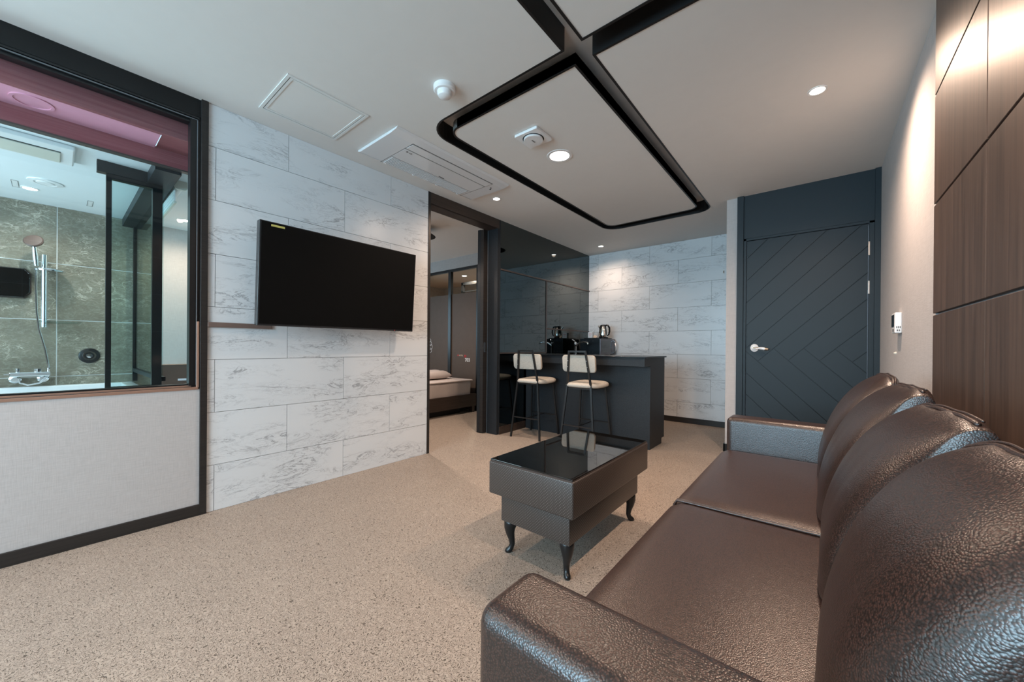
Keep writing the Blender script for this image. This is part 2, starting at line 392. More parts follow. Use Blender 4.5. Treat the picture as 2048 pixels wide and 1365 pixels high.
# rim strips around the hole (on the ceiling side): split at the two ceiling corners
def area(l): return sum(l[i][0]*l[(i+1) % len(l)][1]-l[(i+1) % len(l)][0]*l[i][1] for i in range(len(l)))/2
obj('recess_edge', band(hole[::-1] if area(hole) > 0 else hole, .012, HC-.002, 2.535, True), 'black', ceil)
for I in (I1, I2):
    lp = I if area(I) > 0 else I[::-1]
    isl = obj('ceiling_island', prism([(p[0], p[1]) for p in rrect(0, 1, 0, 1, (0, 0, 0, 0))], 0, 1) if False else prism(lp, HC+.001, HC+.055), 'ceil', ceil)
    obj('island_edge', band(lp, .012, HC-.002, HC+.058, True), 'black', ceil)
    obj('island_hanger', bx(min(p[0] for p in lp)+.25, max(p[0] for p in lp)-.25, min(p[1] for p in lp)+.3, max(p[1] for p in lp)-.3, HC+.05, 2.536), 'slot', ceil)

win3 = sgroup('window_3', 'bedroom window on the outer wall')
obj('window_frame', bx((-6.50, -6.44, 1.5, 1.55, .8, 2.1), (-6.50, -6.44, 3.05, 3.1, .8, 2.1), (-6.50, -6.44, 1.55, 3.05, .8, .85), (-6.50, -6.44, 1.55, 3.05, 2.05, 2.1)), 'white', win3)
obj('pane', bx(-6.49, -6.485, 1.55, 3.05, .85, 2.05), 'glass', win3)
# marble clad walls: one object per tile
Z_ROWS = [0, .275, .59, .905, 1.22, 1.535, 1.855, 2.17, HC]
def tile_wall(parent, horizontal_from, horizontal_to, offs, put):
    for i in range(8):
        z0, z1 = Z_ROWS[i], Z_ROWS[i+1]; off = offs[(7-i) % 2]; js = [horizontal_from]
        k = off - .785*6
        while k < horizontal_to:
            if k > horizontal_from+.02: js.append(k)
            k += .785
        js.append(horizontal_to)
        for a, b in zip(js, js[1:]): put(parent, a, b, z0, z1)
g = .0013
def put_left(par, a, b, z0, z1): obj('marble_panel', bx(XL-.012, XL, a+g, b-g, z0+g, z1-g), 'marble', par)
def put_back(par, a, b, z0, z1): obj('marble_panel', bx(a+g, b-g, YB, YB+.012, z0+g, z1-g), 'marble', par)
wl = sgroup('wall_left', 'left wall with white marble panels between the bathroom window and the bedroom doorway')
obj('wall_backing', bx((-2.90, XL-.012, .55, 2.19, 0, HC), (-2.96, XL-.012, 3.15, YB+.1, 0, HC), (-2.96, -2.80, 2.19, 3.15, 2.33, HC)), 'joint', wl)
obj('wallpaper', bx((-2.90, XL, -1.7, .54, 0, .735), (-2.90, XL, -3.3, -1.7, 0, HC)), 'paper', wl)
obj('wall_above_window', bx(-2.90, -2.81, -1.7, .54, 2.30, HC), 'black', wl)
tile_wall(wl, .567, 2.172, (.998, .603), put_left)
wb = sgroup('wall_back', 'far wall clad in white marble panels beside the kitchen counter')
obj('wall_backing', bx(-2.96, -.60, YB+.012, YB+.1, 0, HC), 'joint', wb)
tile_wall(wb, XL, -.69, (-2.632, -2.252), put_back)
struct('baseboard_back', bx(-1.9, -.69, YB-.012, YB+.001, 0, .072, bev=.002), 'blackwood', 'black skirting board along the marble back wall')
struct('wall_entry', bx((-.696, -.604, 4.10, YB+.1, 0, HC), (-.61, -.60, 4.09, 4.10, 0, HC)), 'paper', 'woven wallpaper wall end left of the entry door')
struct('baseboard_entry', bx((-.705, -.604, 4.09, 4.10, 0, .075), (-.708, -.696, 4.09, 4.9, 0, .075)), 'black', 'black skirting at the foot of the wall end')
wr = sgroup('wall_right', 'right wall, woven wallpaper near the door')
obj('wallpaper', bx(XR, XR+.1, -3.3, 4.25, 0, HC), 'paper', wr)
wf = sgroup('wall_front', 'wall behind the camera with a wide window')
obj('wallpaper', bx((-2.9, -2.45, -3.32, -3.22, 0, HC), (.05, XR+.1, -3.32, -3.22, 0, HC), (-2.45, .05, -3.32, -3.22, 0, .65), (-2.45, .05, -3.32, -3.22, 2.3, HC)), 'paper', wf)
win2 = sgroup('window_2', 'wide window behind the camera')
obj('window_frame', bx((-2.45, -2.40, -3.30, -3.24, .65, 2.3), (0, .05, -3.30, -3.24, .65, 2.3), (-2.45, .05, -3.30, -3.24, .65, .7), (-2.45, .05, -3.30, -3.24, 2.25, 2.3), (-1.23, -1.17, -3.30, -3.24, .65, 2.3)), 'white', win2)
obj('pane', bx(-2.4, 0, -3.275, -3.27, .7, 2.25), 'glass', win2)

# walnut panels on the right wall, each its own
pw = sgroup('trim_1', 'dark walnut veneer panelling on the right wall')
obj('panel_backing', bx(.3655, XR, -1.6, 2.21, 0, HC), 'seam', pw)
obj('end_trim', bx(.357, XR, 2.2105, 2.2135, 0, HC), 'seam', pw)
zc = [0, .27, .703, 1.138, 1.572, 2.006, HC]
yc = [2.214, 1.609, 1.003, .397, -.209, -.815, -1.421]
for i in range(6):
    for j in range(6):
        obj('wood_panel', bx(.3500, .3655, yc[j+1]+.003, yc[j]-(.003 if j else 0), zc[i]+.004, zc[i+1]-(.004 if i < 5 else 0), bev=.0012, seg=1), 'panel', pw)

# baseboard + post + bathroom window in the left wall
struct('baseboard_left', bx(XL-.001, XL+.012, -1.7, .533, 0, .064, bev=.002), 'blackwood', 'black skirting board under the bathroom window')
struct('trim_2', bx(XL-.11, XL+.012, .533, .566, 0, HC, bev=.002), 'blackwood', 'black full-height post between window and marble wall')
win = sgroup('window_1', 'interior window onto the bathroom, black frame with bronze sill')
obj('header', bx(XL-.04, XL-.008, -1.7, .533, 2.318, HC), 'black', win)
obj('head_track', bx((-2.86, -2.80, -1.7, .53, 2.295, 2.318), (-2.800, -2.790, -1.7, .522, 2.302, 2.309)), 'blackmetal', win)
obj('track_rail', bx((-2.7999, -2.7915, -1.7, .5195, 2.294, 2.297), (-2.7999, -2.7915, .5165, .5195, .76, 2.297)), 'joint', win)
obj('window_frame', bx((-2.86, -2.797, .487, .512, .757, 2.295), (-2.86, -2.81, -1.7, .512, 2.278, 2.296), (-2.86, -2.82, -1.7, .512, .748, .765), (-2.87, -2.80, .512, .533, .74, 2.3)), 'blackmetal', win)
obj('sill', bx((-2.86, XL+.004, -1.7, .527, .733, .7475), (-2.86, -2.815, -1.7, .50, .7475, .757), bev=.001), 'bronze', win)
obj('sill_channel', bx(-2.815, XL+.002, -1.7, .500, .7475, .7485), 'black', win)
obj('bronze_strip', bx(-2.80, XL+.006, .518, .530, .745, 1.128, bev=.002), 'bronze', win)
obj('pane', bx(-2.842, -2.836, -1.7, .490, .757, 2.285), 'glass', win)
# cable duct from post to tv
tag(obj('cable_duct', bx(XL, XL+.014, .566, .90, 1.098, 1.128, bev=.003), 'duct'), 'slim bronze-brown cable duct running from the post to the television', 'cable duct')

# ------------------------------------------------------------------ doorway to the bedroom
d2 = sgroup('door_2', 'dark sliding pocket door to the bedroom, standing open')
obj('jamb', bx(-3.02, XL+.004, 2.172, 2.199, 0, 2.42, bev=.001), 'blackwood', d2)
obj('head', bx((-2.81, XL+.001, 2.199, 3.185, 2.319, HC), (-2.945, -2.80, 2.199, 3.14, 2.319, 2.34)), 'darkwood', d2)
obj('pocket_jamb', bx((-2.935, XL, 3.137, 3.172, 0, HC), (XL, XL+.004, 3.166, 3.181, 0, HC)), 'croc', d2)
obj('pocket_back', bx(-3.05, -3.005, 3.085, 3.25, 0, 2.33), 'croc', d2)
leaf = obj('door_leaf', bx(-3.002, -2.955, 3.083, 3.20, .012, 2.325), 'blackwood', d2)
ph = obj('pull', bx((-2.955, -2.951, 3.100, 3.122, .925, .930), (-2.955, -2.951, 3.100, 3.122, 1.035, 1.04), (-2.955, -2.951, 3.099, 3.104, .925, 1.04), (-2.955, -2.951, 3.119, 3.124, .925, 1.04)), 'chrome', leaf); ph['label'] = 'chrome recessed pull'

# ------------------------------------------------------------------ tinted mirror wall by the counter
mr = tag(sgroup('tmp'), 'tall tinted dark mirror wall beside the kitchen counter, split by bronze bars', 'mirror'); mr.name = 'mirror_wall'; del mr['kind']
obj('mirror_glass', bx((-2.795, -2.788, 3.182, YB, .085, HC)), 'mirror', mr)
obj('bronze_bar', bx(-2.788, -2.776, 3.182, YB, 1.858, 1.874, bev=.001), 'bronzedark', mr)
obj('bronze_bar', bx(-2.788, -2.777, 4.098, 4.112, .915, 1.858, bev=.001), 'bronzedark', mr)
obj('bronze_bar', bx(-2.788, -2.777, 3.182, 4.098, .912, .924, bev=.001), 'bronzedark', mr)
obj('bronze_bar', bx(-2.788, -2.777, 4.112, YB, 1.224, 1.240, bev=.001), 'bronzedark', mr)
obj('plinth', bx(-2.795, -2.774, 3.172, 3.652, 0, .085), 'darkwood', mr)

# ------------------------------------------------------------------ entry door
def clip(poly, a, b, c):          # keep a*x+b*z <= c
    out = []
    for i in range(len(poly)):
        p, q = poly[i], poly[(i+1) % len(poly)]; dp, dq = a*p[0]+b*p[1]-c, a*q[0]+b*q[1]-c
        if dp <= 0: out.append(p)
        if dp*dq < 0: t = dp/(dp-dq); out.append((p[0]+t*(q[0]-p[0]), p[1]+t*(q[1]-p[1])))
    return out
d1 = sgroup('door_1', 'dark slate blue entry door with diagonal herringbone boards')
YD = 4.09
obj('door_frame', bx((-.604, -.552, YD-.02, YD+.06, 0, HC), (-.5525, -.53, YD-.004, YD+.06, 0, 2.019), (.302, .3335, YD-.004, YD+.06, 0, 2.016), (.333, XR, YD-.02, YD+.06, 0, HC), (-.5525, .3335, YD-.004, YD+.06, 1.998, 2.019), bev=.0015), 'door', d1)
obj('transom_panel', bx(-.552, .333, YD, YD+.02, 2.0205, HC), 'door', d1)
obj('door_core', bx(-.527, .2985, YD+.013, YD+.05, .006, 1.995), 'black', d1)
sq = math.sqrt(2); gp = .003*sq
D0 = [(-.526, .008), (.2975, .008), (.2975, 1.993), (-.526, 1.993)]
cs = [2.8, 2.565, 2.355, 2.15, 1.945, 1.733, 1.522, 1.31, 1.10, .89, .68]
ss = [.24, .445, .684, .90, 1.10, 1.315]
polys = []
for i in range(len(cs)-1):
    p = clip(D0, -1, 1, cs[i]-gp); p = clip(p, 1, -1, -cs[i+1]-gp) if p else p
    j = i-6
    s = ss[j+1+0] if 0 <= j < 4 else (.445 if j < 0 else None)
    if s is not None and p: p = clip(p, -1, -1, -s-gp)
    polys.append(p)
for i in range(-4, 5):
    if i < 1: s0, s1 = .445-.2*(1-i), .445-.2*(-i) ; ctop = 9
    else: s0, s1 = ss[i], ss[i+1] ; ctop = cs[6+i]
    p = clip(D0, 1, 1, s1-gp); p = clip(p, -1, -1, -s0-gp) if p else p
    if p and ctop < 9: p = clip(p, -1, 1, ctop-gp)
    polys.append(p)
for p in polys:
    if not p or len(p) < 3 or abs(area(p)) < .0008: continue
    obj('door_board', prism(p, YD+.004, YD+.014, 1), 'door', d1)
hd = obj('door_handle', bmesh.new(), 'gold', d1)
bm = bmesh.new(); add_lathe(bm, [(.034, 0), (.034, -.005), (.026, -.009)], (-.460, YD+.002, 1.0), 'y', 24, .95, 1.05); me_ = bpy.data.meshes.new('rose'); 
rose = obj('rose', bm, 'whitegloss', d1, smooth='auto'); rose['label'] = 'white enamelled rose'
bm = bmesh.new()
add_tube(bm, [(-.460, YD-.004, 1.0), (-.460, YD-.045, 1.0)], .009, 12)
add_tube(bm, [(-.468, YD-.045, 1.0), (-.445, YD-.047, .999), (-.41, YD-.047, .996), (-.375, YD-.047, .992), (-.352, YD-.045, .990)], [.007, .009, .010, .012, .009], 12)
bm.to_mesh(hd.data); bm.free(); hd.data.materials.clear(); hd.data.materials.append(M['gold'])
grip = obj('grip', tube([(-.425, YD-.0475, .9975), (-.40, YD-.0475, .9955), (-.378, YD-.0475, .9925)], [.0095, .0125, .0135], 12), 'whitegloss', hd); grip['label'] = 'white porcelain grip sleeve'
for z0, z1 in ((1.742, 1.853), (1.437, 1.541)):
    obj('hinge', bx(.296, .308, YD-.006, YD+.012, z0, z1, bev=.002), 'steel', d1)

# ------------------------------------------------------------------ wall intercom, hook
ic = thing('wall_controller', 'small white wall control with black screen on the wallpaper right of the door', 'wall control', (XR, 3.075, 1.15))
obj('controller_body', bx(-.030, 0, 0, .12, -.058, .062, bev=.006, seg=3), 'white', ic)
obj('display', bx(-.032, -.0295, .025, .11, -.020, .050), 'oven', ic)
obj('button_block', bx((-.0315, -.0295, .03, .05, -.048, -.032), (-.0315, -.0295, .06, .08, -.048, -.032)), 'grey', ic)
obj('indicator_marks', bx((-.024, -.020, -.0008, .0005, -.030, -.018), (-.017, -.013, -.0008, .0005, -.030, -.018), (-.010, -.006, -.0008, .0005, -.030, -.018), (-.022, -.016, -.0008, .0005, -.046, -.037), (-.013, -.008, -.0008, .0005, -.046, -.037)), 'grey', ic)
tag(obj('wall_plug', lathe([(.010, 0), (.008, -.006), (.004, -.012)], (XR, 3.275, .975), 'x', 10), 'offwhite'), 'small pale screw plug on the wall below the white control', 'wall plug')
tag(obj('wall_hook', tube([(-.924, YB, 1.965), (-.924, YB-.02, 1.955), (-.924, YB-.03, 1.935), (-.924, YB-.018, 1.93)], .004, 8), 'gold'), 'tiny brass hook high on the marble back wall', 'hook')

# ------------------------------------------------------------------ television
tv = thing('television', 'large flat black television on the marble wall, tilted slightly down', 'television', (-2.61, 1.33, 1.43))
tv.rotation_euler = (0, math.radians(3.6), 0)
obj('tv_body', bx(-.045, .006, -.560, .560, -.318, .318, bev=.004), 'tvedge', tv)
obj('screen', bx(.006, .009, -.551, .551, -.305, .311), 'screen', tv)
obj('tv_back_bulge', bx(-.075, -.045, -.40, .40, -.25, .15, bev=.01), 'black', tv)
obj('wall_bracket', bx((-.168, -.07, -.10, .10, -.06, .06), (-.170, -.160, -.2, .2, -.15, .15)), 'blackmetal', tv)
obj('sticker', bx(.009, .0096, -.500, -.425, .290, .302), 'yellow', tv)
obj('standby_light', bx(.009, .010, .384, .389, -.314, -.310), 'red', tv)

# ------------------------------------------------------------------ ceiling fittings
def downlight(x, y, z, rad, label, energy, angle=125, name='downlight', group=None, blend=.75, color=WARM, soft=None, ring='white'):
    t = thing(name, label, 'ceiling light', (x, y, z), 0, group)
    bm = bmesh.new(); add_lathe(bm, [(rad*1.0, .004), (rad*1.0, -.003), (rad*1.28, -.003), (rad*1.32, .002)], seg=32)
    obj('rim', bm, ring, t, smooth='auto')
    obj('lamp_lens', lathe([(rad*1.0, .0), (rad, .002)], seg=32), 'lit', t)
    lamp('SPOT', 'lamp_light', (0, 0, -.012), energy, color, soft or rad*.8, (0, 0, 0), t, angle, blend)
    return t
G_ = None
downlight(-1.505, 2.376, HC, .072, 'large round lit ceiling light on the ringed ceiling island', 66, 172, 'round_ceiling_light', blend=1, soft=.07)
downlight(-.017, 2.653, HC, .034, 'small lit downlight in the ceiling nearest the entry door and sofa', 85, 160, blend=1)
downlight(-2.417, 2.694, HC, .032, 'small lit downlight beside the air conditioner, over the bedroom doorway', 50, 160, blend=1)
downlight(-2.393, 4.884, HC, .032, 'small lit downlight in the far corner above the kitchen counter', 26, 155, blend=1)
downlight(.0, .9, HC, .034, 'small lit downlight close to the walnut panels above the sofa', 60, 160, blend=1)
downlight(-2.3, -.55, HC, .034, 'small lit downlight near the bathroom window', 58, 165, blend=1)
downlight(-1.2, -1.6, HC, .034, 'small lit downlight behind the camera', 45, 165, blend=1)
sm = thing('smoke_detector', 'round white smoke detector on the ceiling above the television', 'smoke detector', (-1.60, 1.350, HC))
obj('base_ring', lathe([(.060, 0), (.060, -.020), (.054, -.027)], seg=36), 'white', sm, smooth='auto')
obj('sensor_dome', lathe([(.040, -.026), (.040, -.040), (.034, -.052), (.022, -.058), (.0001, -.060)], seg=32), 'white', sm, smooth='auto')
fan = thing('ceiling_vent', 'square white ceiling vent with round cover on the ceiling island', 'ceiling vent', (-1.505, 2.045, HC))
obj('vent_plate', prism(rrect(-.092, .092, -.092, .092, (.008,)*4, 3), -.018, 0, bev=.003), 'white', fan)
obj('vent_gap', lathe([(.072, -.0175), (.072, -.019)], seg=40), 'oven', fan)
obj('round_cover', lathe([(.064, -.018), (.066, -.028), (.062, -.031), (.0001, -.033)], seg=40), 'white', fan, smooth='auto')
text('HIMPEL', .011, 'grey', (-1.500, 2.028, HC-.0338), (0, 1, 0), (-1, 0, 0), fan, align='LEFT', bold=.0004)
hatch = thing('access_hatch', 'rectangular white access hatch flush in the ceiling left of the smoke detector', 'ceiling hatch', (-2.382, .995, HC))
def frame_bm(x0, x1, y0, y1, w, z0, z1):
    return bx((x0, x0+w, y0, y1, z0, z1), (x1-w, x1, y0, y1, z0, z1), (x0+w, x1-w, y0, y0+w, z0, z1), (x0+w, x1-w, y1-w, y1, z0, z1))
obj('hatch_frame', frame_bm(-.222, .222, -.229, .229, .016, -.005, 0), 'hatchrim', hatch)
obj('hatch_gap', frame_bm(-.206, .206, -.213, .213, .004, -.0012, 0), 'oven', hatch)
obj('hatch_rim', frame_bm(-.202, .202, -.209, .209, .014, -.004, 0), 'hatchrim', hatch)
obj('hatch_panel', bx(-.188, .188, -.195, .195, -.0015, 0), 'ceil', hatch)
ac = thing('air_conditioner', 'long white ceiling air conditioner above the marble wall', 'air conditioner', (-2.365, 1.960, HC))
prof = [(-.25, 0), (-.248, -.010), (-.215, -.020), (.17, -.020), (.235, -.012), (.25, -.002), (.25, 0)]
obj('casing', prism(prof, -.565, .565, 1, bev=.002), 'whitegloss', ac)
obj('outlet_slot', bx(.135, .175, -.39, .43, -.0206, -.018), 'grey', ac)
obj('louver', bx(.092, .168, -.385, .425, -.0235, -.0205, bev=.001), 'whitegloss', ac)
obj('front_panel', bx(-.088, .078, -.385, .425, -.0215, -.0205), 'whitegloss', ac)
obj('panel_joint', bx((.080, .0835, -.39, .43, -.0212, -.018), (-.0935, -.090, -.385, .425, -.0208, -.018), (-.235, .175, -.392, -.389, -.0208, -.018), (-.235, .175, .429, .432, -.0208, -.018)), 'grey', ac)
obj('return_grille_recess', bx(-.215, -.10, -.375, .405, -.0204, -.0185), 'seam', ac)
bm = bmesh.new()
for i in range(58): add_box(bm, -.214, -.101, -.373+i*.0134, -.3675+i*.0134, -.0228, -.0203)
gr = obj('grille_slats', bm, 'whitegloss', ac); gr['kind'] = 'stuff'
for yy in (-.37, -.11, .13, .37): obj('clip', bx(-.228, -.218, yy, yy+.02, -.026, -.019, bev=.001), 'white', ac)
obj('emblem', lathe([(.0085, -.0225), (.0085, -.0215)], (.052, -.352, 0), seg=20), 'grey', ac)
text('LG', .020, 'grey', (-2.365+.045, 1.960-.337, HC-.0226), (0, 1, 0), (-1, 0, 0), ac, bold=.0003) if False else text('LG', .020, 'grey', (-2.320, 1.625, HC-.0226), (0, 1, 0), (1, 0, 0), ac, bold=.0003)
text('Whisen', .019, 'grey', (-2.445, 2.0, HC-.0226), (0, 1, 0), (1, 0, 0), ac, bold=.0005)
obj('indicator', bx((.10, .112, .475, .487, -.0214, -.019), (.075, .087, .495, .507, -.0214, -.019)), 'oven', ac)

# ------------------------------------------------------------------ kitchen counter, appliances
kc = thing('kitchen_counter', 'dark charcoal breakfast counter with overhanging top in front of the marble wall', 'counter', (-2.0, 3.87, 0))
kx, ky = 2.0, -3.87
obj('counter_body', bx((-2.770+kx, -1.262+kx, 3.656+ky, 4.085+ky, .056, .892), (-2.770+kx, -1.262+kx, 3.656+ky, 4.005+ky, 0, .056)), 'croc', kc)
obj('counter_apron', bx(-2.770+kx, -1.262+kx, 3.50+ky, 3.656+ky, .815, .892), 'croc', kc)
obj('counter_top', bx(-2.770+kx, -1.245+kx, 3.487+ky, 4.100+ky, .893, .908, bev=.002), 'oven', kc)
rc = thing('sink_unit', 'dark low sink counter along the mirror wall behind the breakfast counter', 'counter', (-2.5, 4.7, 0))
obj('unit_body', bx(-.270, .25, -.60, .585, .06, .855), 'croc', rc)
obj('unit_top', bx(-.274, .27, -.60, .585, .855, .880, bev=.002), 'oven', rc)
obj('sink_basin', frame_bm(-.17, .17, -.38, -.02, .02, .872, .8803), 'steel', rc)
fc = thing('faucet', 'chrome kitchen faucet in front of the mirror, behind the second bar stool', 'faucet', (-2.60, 4.55, .88))
obj('faucet_body', lathe([(.026, 0), (.026, .010), (.018, .016), (.018, .14), (.021, .15), (.021, .17), (.010, .182)], seg=20), 'chrome', fc, smooth='auto')
obj('spout', tube([(0, 0, .125), (.06, -.01, .165), (.13, -.02, .185), (.20, -.03, .17), (.205, -.03, .155)], [.014, .013, .012, .012, .012], 12), 'chrome', fc, smooth='auto')
obj('lever', tube([(0, 0, .175), (-.01, -.02, .20), (-.015, -.07, .215)], [.010, .008, .007], 10), 'chrome', fc, smooth='auto')
mw = thing('microwave', 'black microwave oven on the counter by the mirror wall', 'microwave', (-2.49, 5.005, .88))
obj('oven_case', bx(-.155, .148, -.245, .245, .008, .232, bev=.004), 'oven', mw)
obj('oven_door', bx(.148, .160, -.243, .243, .010, .230, bev=.003), 'ovenfront', mw)
obj('oven_window', bx(.160, .1615, -.20, .10, .04, .20), 'smoked', mw)
obj('door_handle', tube([(.158, .175, .03), (.185, .175, .05), (.197, .175, .12), (.185, .175, .19), (.158, .175, .21)], .009, 10), 'chrome', mw, smooth='auto')
v0 = obj('side_vent', bx((-.011, .011, -.0012, 0, -.006, .006)), 'black', mw, loc=(-.11, -.245, .20))
for i in range(4):
    for zz in (.20, .045):
        if i or zz < .1: copy_part(v0, 'side_vent', mw, (-.11+i*.052, -.245, zz))
for xx in (-.12, .12):
    for yy in (-.2, .2): obj('foot', bx(xx-.012, xx+.012, yy-.012, yy+.012, 0, .009), 'black', mw)
tr = thing('serving_tray', 'flat black tray lying on top of the microwave', 'tray', (-2.485, 5.0, 1.112))
obj('tray_base', prism(rrect(-.13, .13, -.19, .19, (.03,)*4, 5), 0, .012), 'oven', tr)
obj('tray_rim', band(rrect(-.14, .14, -.20, .20, (.035,)*4, 5), .012, .006, .012, True), 'oven', tr)
kt = thing('electric_kettle', 'shiny steel electric kettle on the tray above the microwave', 'kettle', (-2.405, 5.01, 1.124), math.radians(-8))
obj('kettle_base', lathe([(.066, 0), (.068, .008), (.062, .016)], seg=28), 'oven', kt, smooth='auto')
obj('kettle_body', lathe([(.060, .016), (.066, .03), (.066, .06), (.060, .12), (.051, .165), (.047, .178)], seg=32), 'steel', kt, smooth='auto')
obj('lid', lathe([(.047, .178), (.044, .188), (.02, .194), (.0001, .195)], seg=28), 'oven', kt, smooth='auto')
obj('spout', tube([(-.048, 0, .13), (-.066, 0, .155), (-.082, 0, .182)], [.016, .013, .010], 10, flat=.8), 'steel', kt, smooth='auto')
obj('handle', tube([(.045, 0, .185), (.075, 0, .180), (.100, 0, .145), (.103, 0, .095), (.090, 0, .050), (.064, 0, .035)], [.010, .011, .011, .010, .009, .008], 10, flat=1.3), 'oven', kt, smooth='auto')
bc = thing('tea_carton', 'small white carton with red print beside the kettle', 'carton', (-2.575, 4.96, 1.124))
obj('carton', bx(-.034, .034, -.03, .03, 0, .085, bev=.002), 'white', bc)
obj('print', bx((-.02, -.008, -.031, -.030, .055, .062), (.004, .02, -.031, -.030, .055, .062), (-.014, -.004, -.031, -.030, .03, .036), (.006, .014, -.031, -.030, .03, .036)), 'red', bc)
tag(obj('tea_sachet', bx(-.022, .022, -.004, .004, 0, .045, bev=.002), 'cream', loc=(-.0+-2.505, 4.92, 1.126), rot=(-.5, .6, .2)), 'folded cream sachet lying between the carton and the kettle', 'sachet')

# ------------------------------------------------------------------ bar stools
def make_stool():
    t = thing('bar_stool', '', 'bar stool')
    bmf = bmesh.new()
    hw = .0085
    # rear frame (camera side, y small): two legs bending in to the top bar
    for s in (-1, 1):
        pts = [(s*.185, -.195, 0), (s*.128, -.150, .61), (s*.088, -.195, .951)]
        add_tube(bmf, pts, .0125, 4)
    add_tube(bmf, [(-.094, -.196, .951), (.094, -.196, .951)], .0125, 4)
    fr = obj('back_frame', bmf, 'blackmetal', t)
    for s in (-1, 1): obj('leg', tube([(s*.185, .215, 0), (s*.138, .168, .590)], .0115, 4), 'blackmetal', t)
    bmr = bmesh.new()
    z = .22
    def at(p, q, zz): k = (zz-p[2])/(q[2]-p[2]); return tuple(p[i]+(q[i]-p[i])*k for i in range(3))
    rl, rr = [at((s*.185, -.195, 0), (s*.128, -.150, .61), z) for s in (-1, 1)]
    fl, fr_ = [at((s*.185, .215, 0), (s*.138, .168, .590), z) for s in (-1, 1)]
    add_tube(bmr, [rl, rr], .006, 6)
    add_tube(bmr, [fl, fr_], .006, 6)
    add_tube(bmr, [tuple((rl[i]+rr[i])/2 for i in range(3)), tuple((fl[i]+fr_[i])/2 for i in range(3))], .006, 6)
    obj('stretcher', bmr, 'blackmetal', t)
    obj('seat_frame', bx((-.135, .135, -.150, -.135, .581, .593), (-.14, .14, .155, .168, .581, .593), (-.138, -.125, -.15, .165, .581, .593), (.125, .138, -.15, .165, .581, .593)), 'blackmetal', t)
    # seat: rounded pad, slightly domed
    bm = bmesh.new(); n = 40; rings = []
    for (k, zz) in ((.90, .592), (.98, .597), (1, .609), (.985, .622), (.93, .632), (.80, .639), (.5, .643), (.02, .645)):
        ring = []
        for i in range(n):
            a = 2*PI*i/n; c, s = math.cos(a), math.sin(a); e = .62
            x = math.copysign(abs(c)**e, c)*.185*k; y = math.copysign(abs(s)**e, s)*.212*k + .025
            ring.append(bm.verts.new((x*(1+.06*(y/.2)), y, zz + .010*(y/.2)**2)))
        rings.append(ring)
    for a, b in zip(rings, rings[1:]):
        for i in range(n): bm.faces.new((a[i], a[(i+1) % n], b[(i+1) % n], b[i]))
    bm.faces.new(rings[0][::-1]); bm.faces.new(rings[-1])
    obj('seat', bm, 'fabric', t, smooth=True)
    # backrest pad just in front of the frame, gently curved
    bm = bmesh.new(); P2 = rrect(-.175, .175, .748, .915, (.028,)*4, 5); 
    def yb_(x): return .014*(1-(x/.175)**2)
    fr0 = []; m = 16
    vs = {}
    import itertools
    front = [bm.verts.new((x, -.178+yb_(x)+(.915-z_)*.13+.0, z_)) for x, z_ in P2]; back = [bm.verts.new((x, -.150+yb_(x)+(.915-z_)*.13, z_)) for x, z_ in P2]
    k = len(P2)
    for i in range(k): bm.faces.new((front[i], front[(i+1) % k], back[(i+1) % k], back[i]))
    f1 = bm.faces.new(front[::-1]); f2 = bm.faces.new(back)
    bmesh.ops.bevel(bm, geom=list(set(f1.edges[:]+f2.edges[:])), offset=.007, segments=3, affect='EDGES', profile=.5)
    obj('backrest', bm, 'fabric', t, smooth='auto')
    for s in (-1, 1):
        for zz in (.80, .86): obj('screw', lathe([(.004, -.001), (.003, -.003)], (s*(.088+(.951-zz)*.117), -.196+(.951-zz)*.13-.012, zz), 'y', 8), 'chrome', t)
    return t
st = make_stool(); st.location = (-2.457, 3.405, 0); st.rotation_euler = (0, 0, math.radians(4))
st['label'] = 'beige-padded black metal bar stool nearest the mirror wall'; st['group'] = 'bar stools at the kitchen counter'
s2 = st.copy(); C.objects.link(s2); s2.location = (-1.822, 3.405, 0); s2.rotation_euler = (0, 0, math.radians(2))
s2['label'] = 'beige-padded black metal bar stool in the middle of the counter, behind the coffee table'
for ch in list(st.children):
    c = ch.copy(); C.objects.link(c); c.parent = s2

# ------------------------------------------------------------------ coffee table
ct = thing('coffee_table', 'low leather-clad coffee table with black glass top on curved black legs', 'coffee table', (-.995, 1.755, 0))
a, b = .232, .428
def skirt(x, y, z0, z1, bev): return bx(-x, x, -y, y, z0, z1, bev=bev, seg=3)
obj('upper_box', skirt(a, b, .292, .448, .008), 'perf', ct, smooth='auto')
obj('lower_box', skirt(a-.042, b-.045, .155, .292, .004), 'perf', ct, smooth='auto')
obj('glass_top', bx(-a+.006, a-.006, -b+.006, b-.006, .449, .457, bev=.0015), 'smoked', ct)
obj('piping', band(rrect(-a+.004, a-.004, -b+.004, b-.004, (.01,)*4, 3), .006, .446, .451, True), 'bronzedark', ct)
def leg_bm(sx, sy):
    bm = bmesh.new(); d = Vector((sx, sy)).normalized()
    pr = [(.000, .158, .034), (.004, .140, .033), (.008, .118, .028), (.006, .09, .021), (-.001, .062, .0155), (-.004, .038, .0135), (.003, .018, .0135), (.013, .008, .0155), (.020, .003, .013), (.021, 0, .011)]
    add_tube(bm, [(d.x*o, d.y*o, z) for o, z, rr in pr], [q[2] for q in pr], 12); return bm
for sx in (-1, 1):
    for sy in (-1, 1): obj('leg', leg_bm(sx, sy), 'blackmetal', ct, loc=(sx*.155, sy*.345, 0), smooth=True)

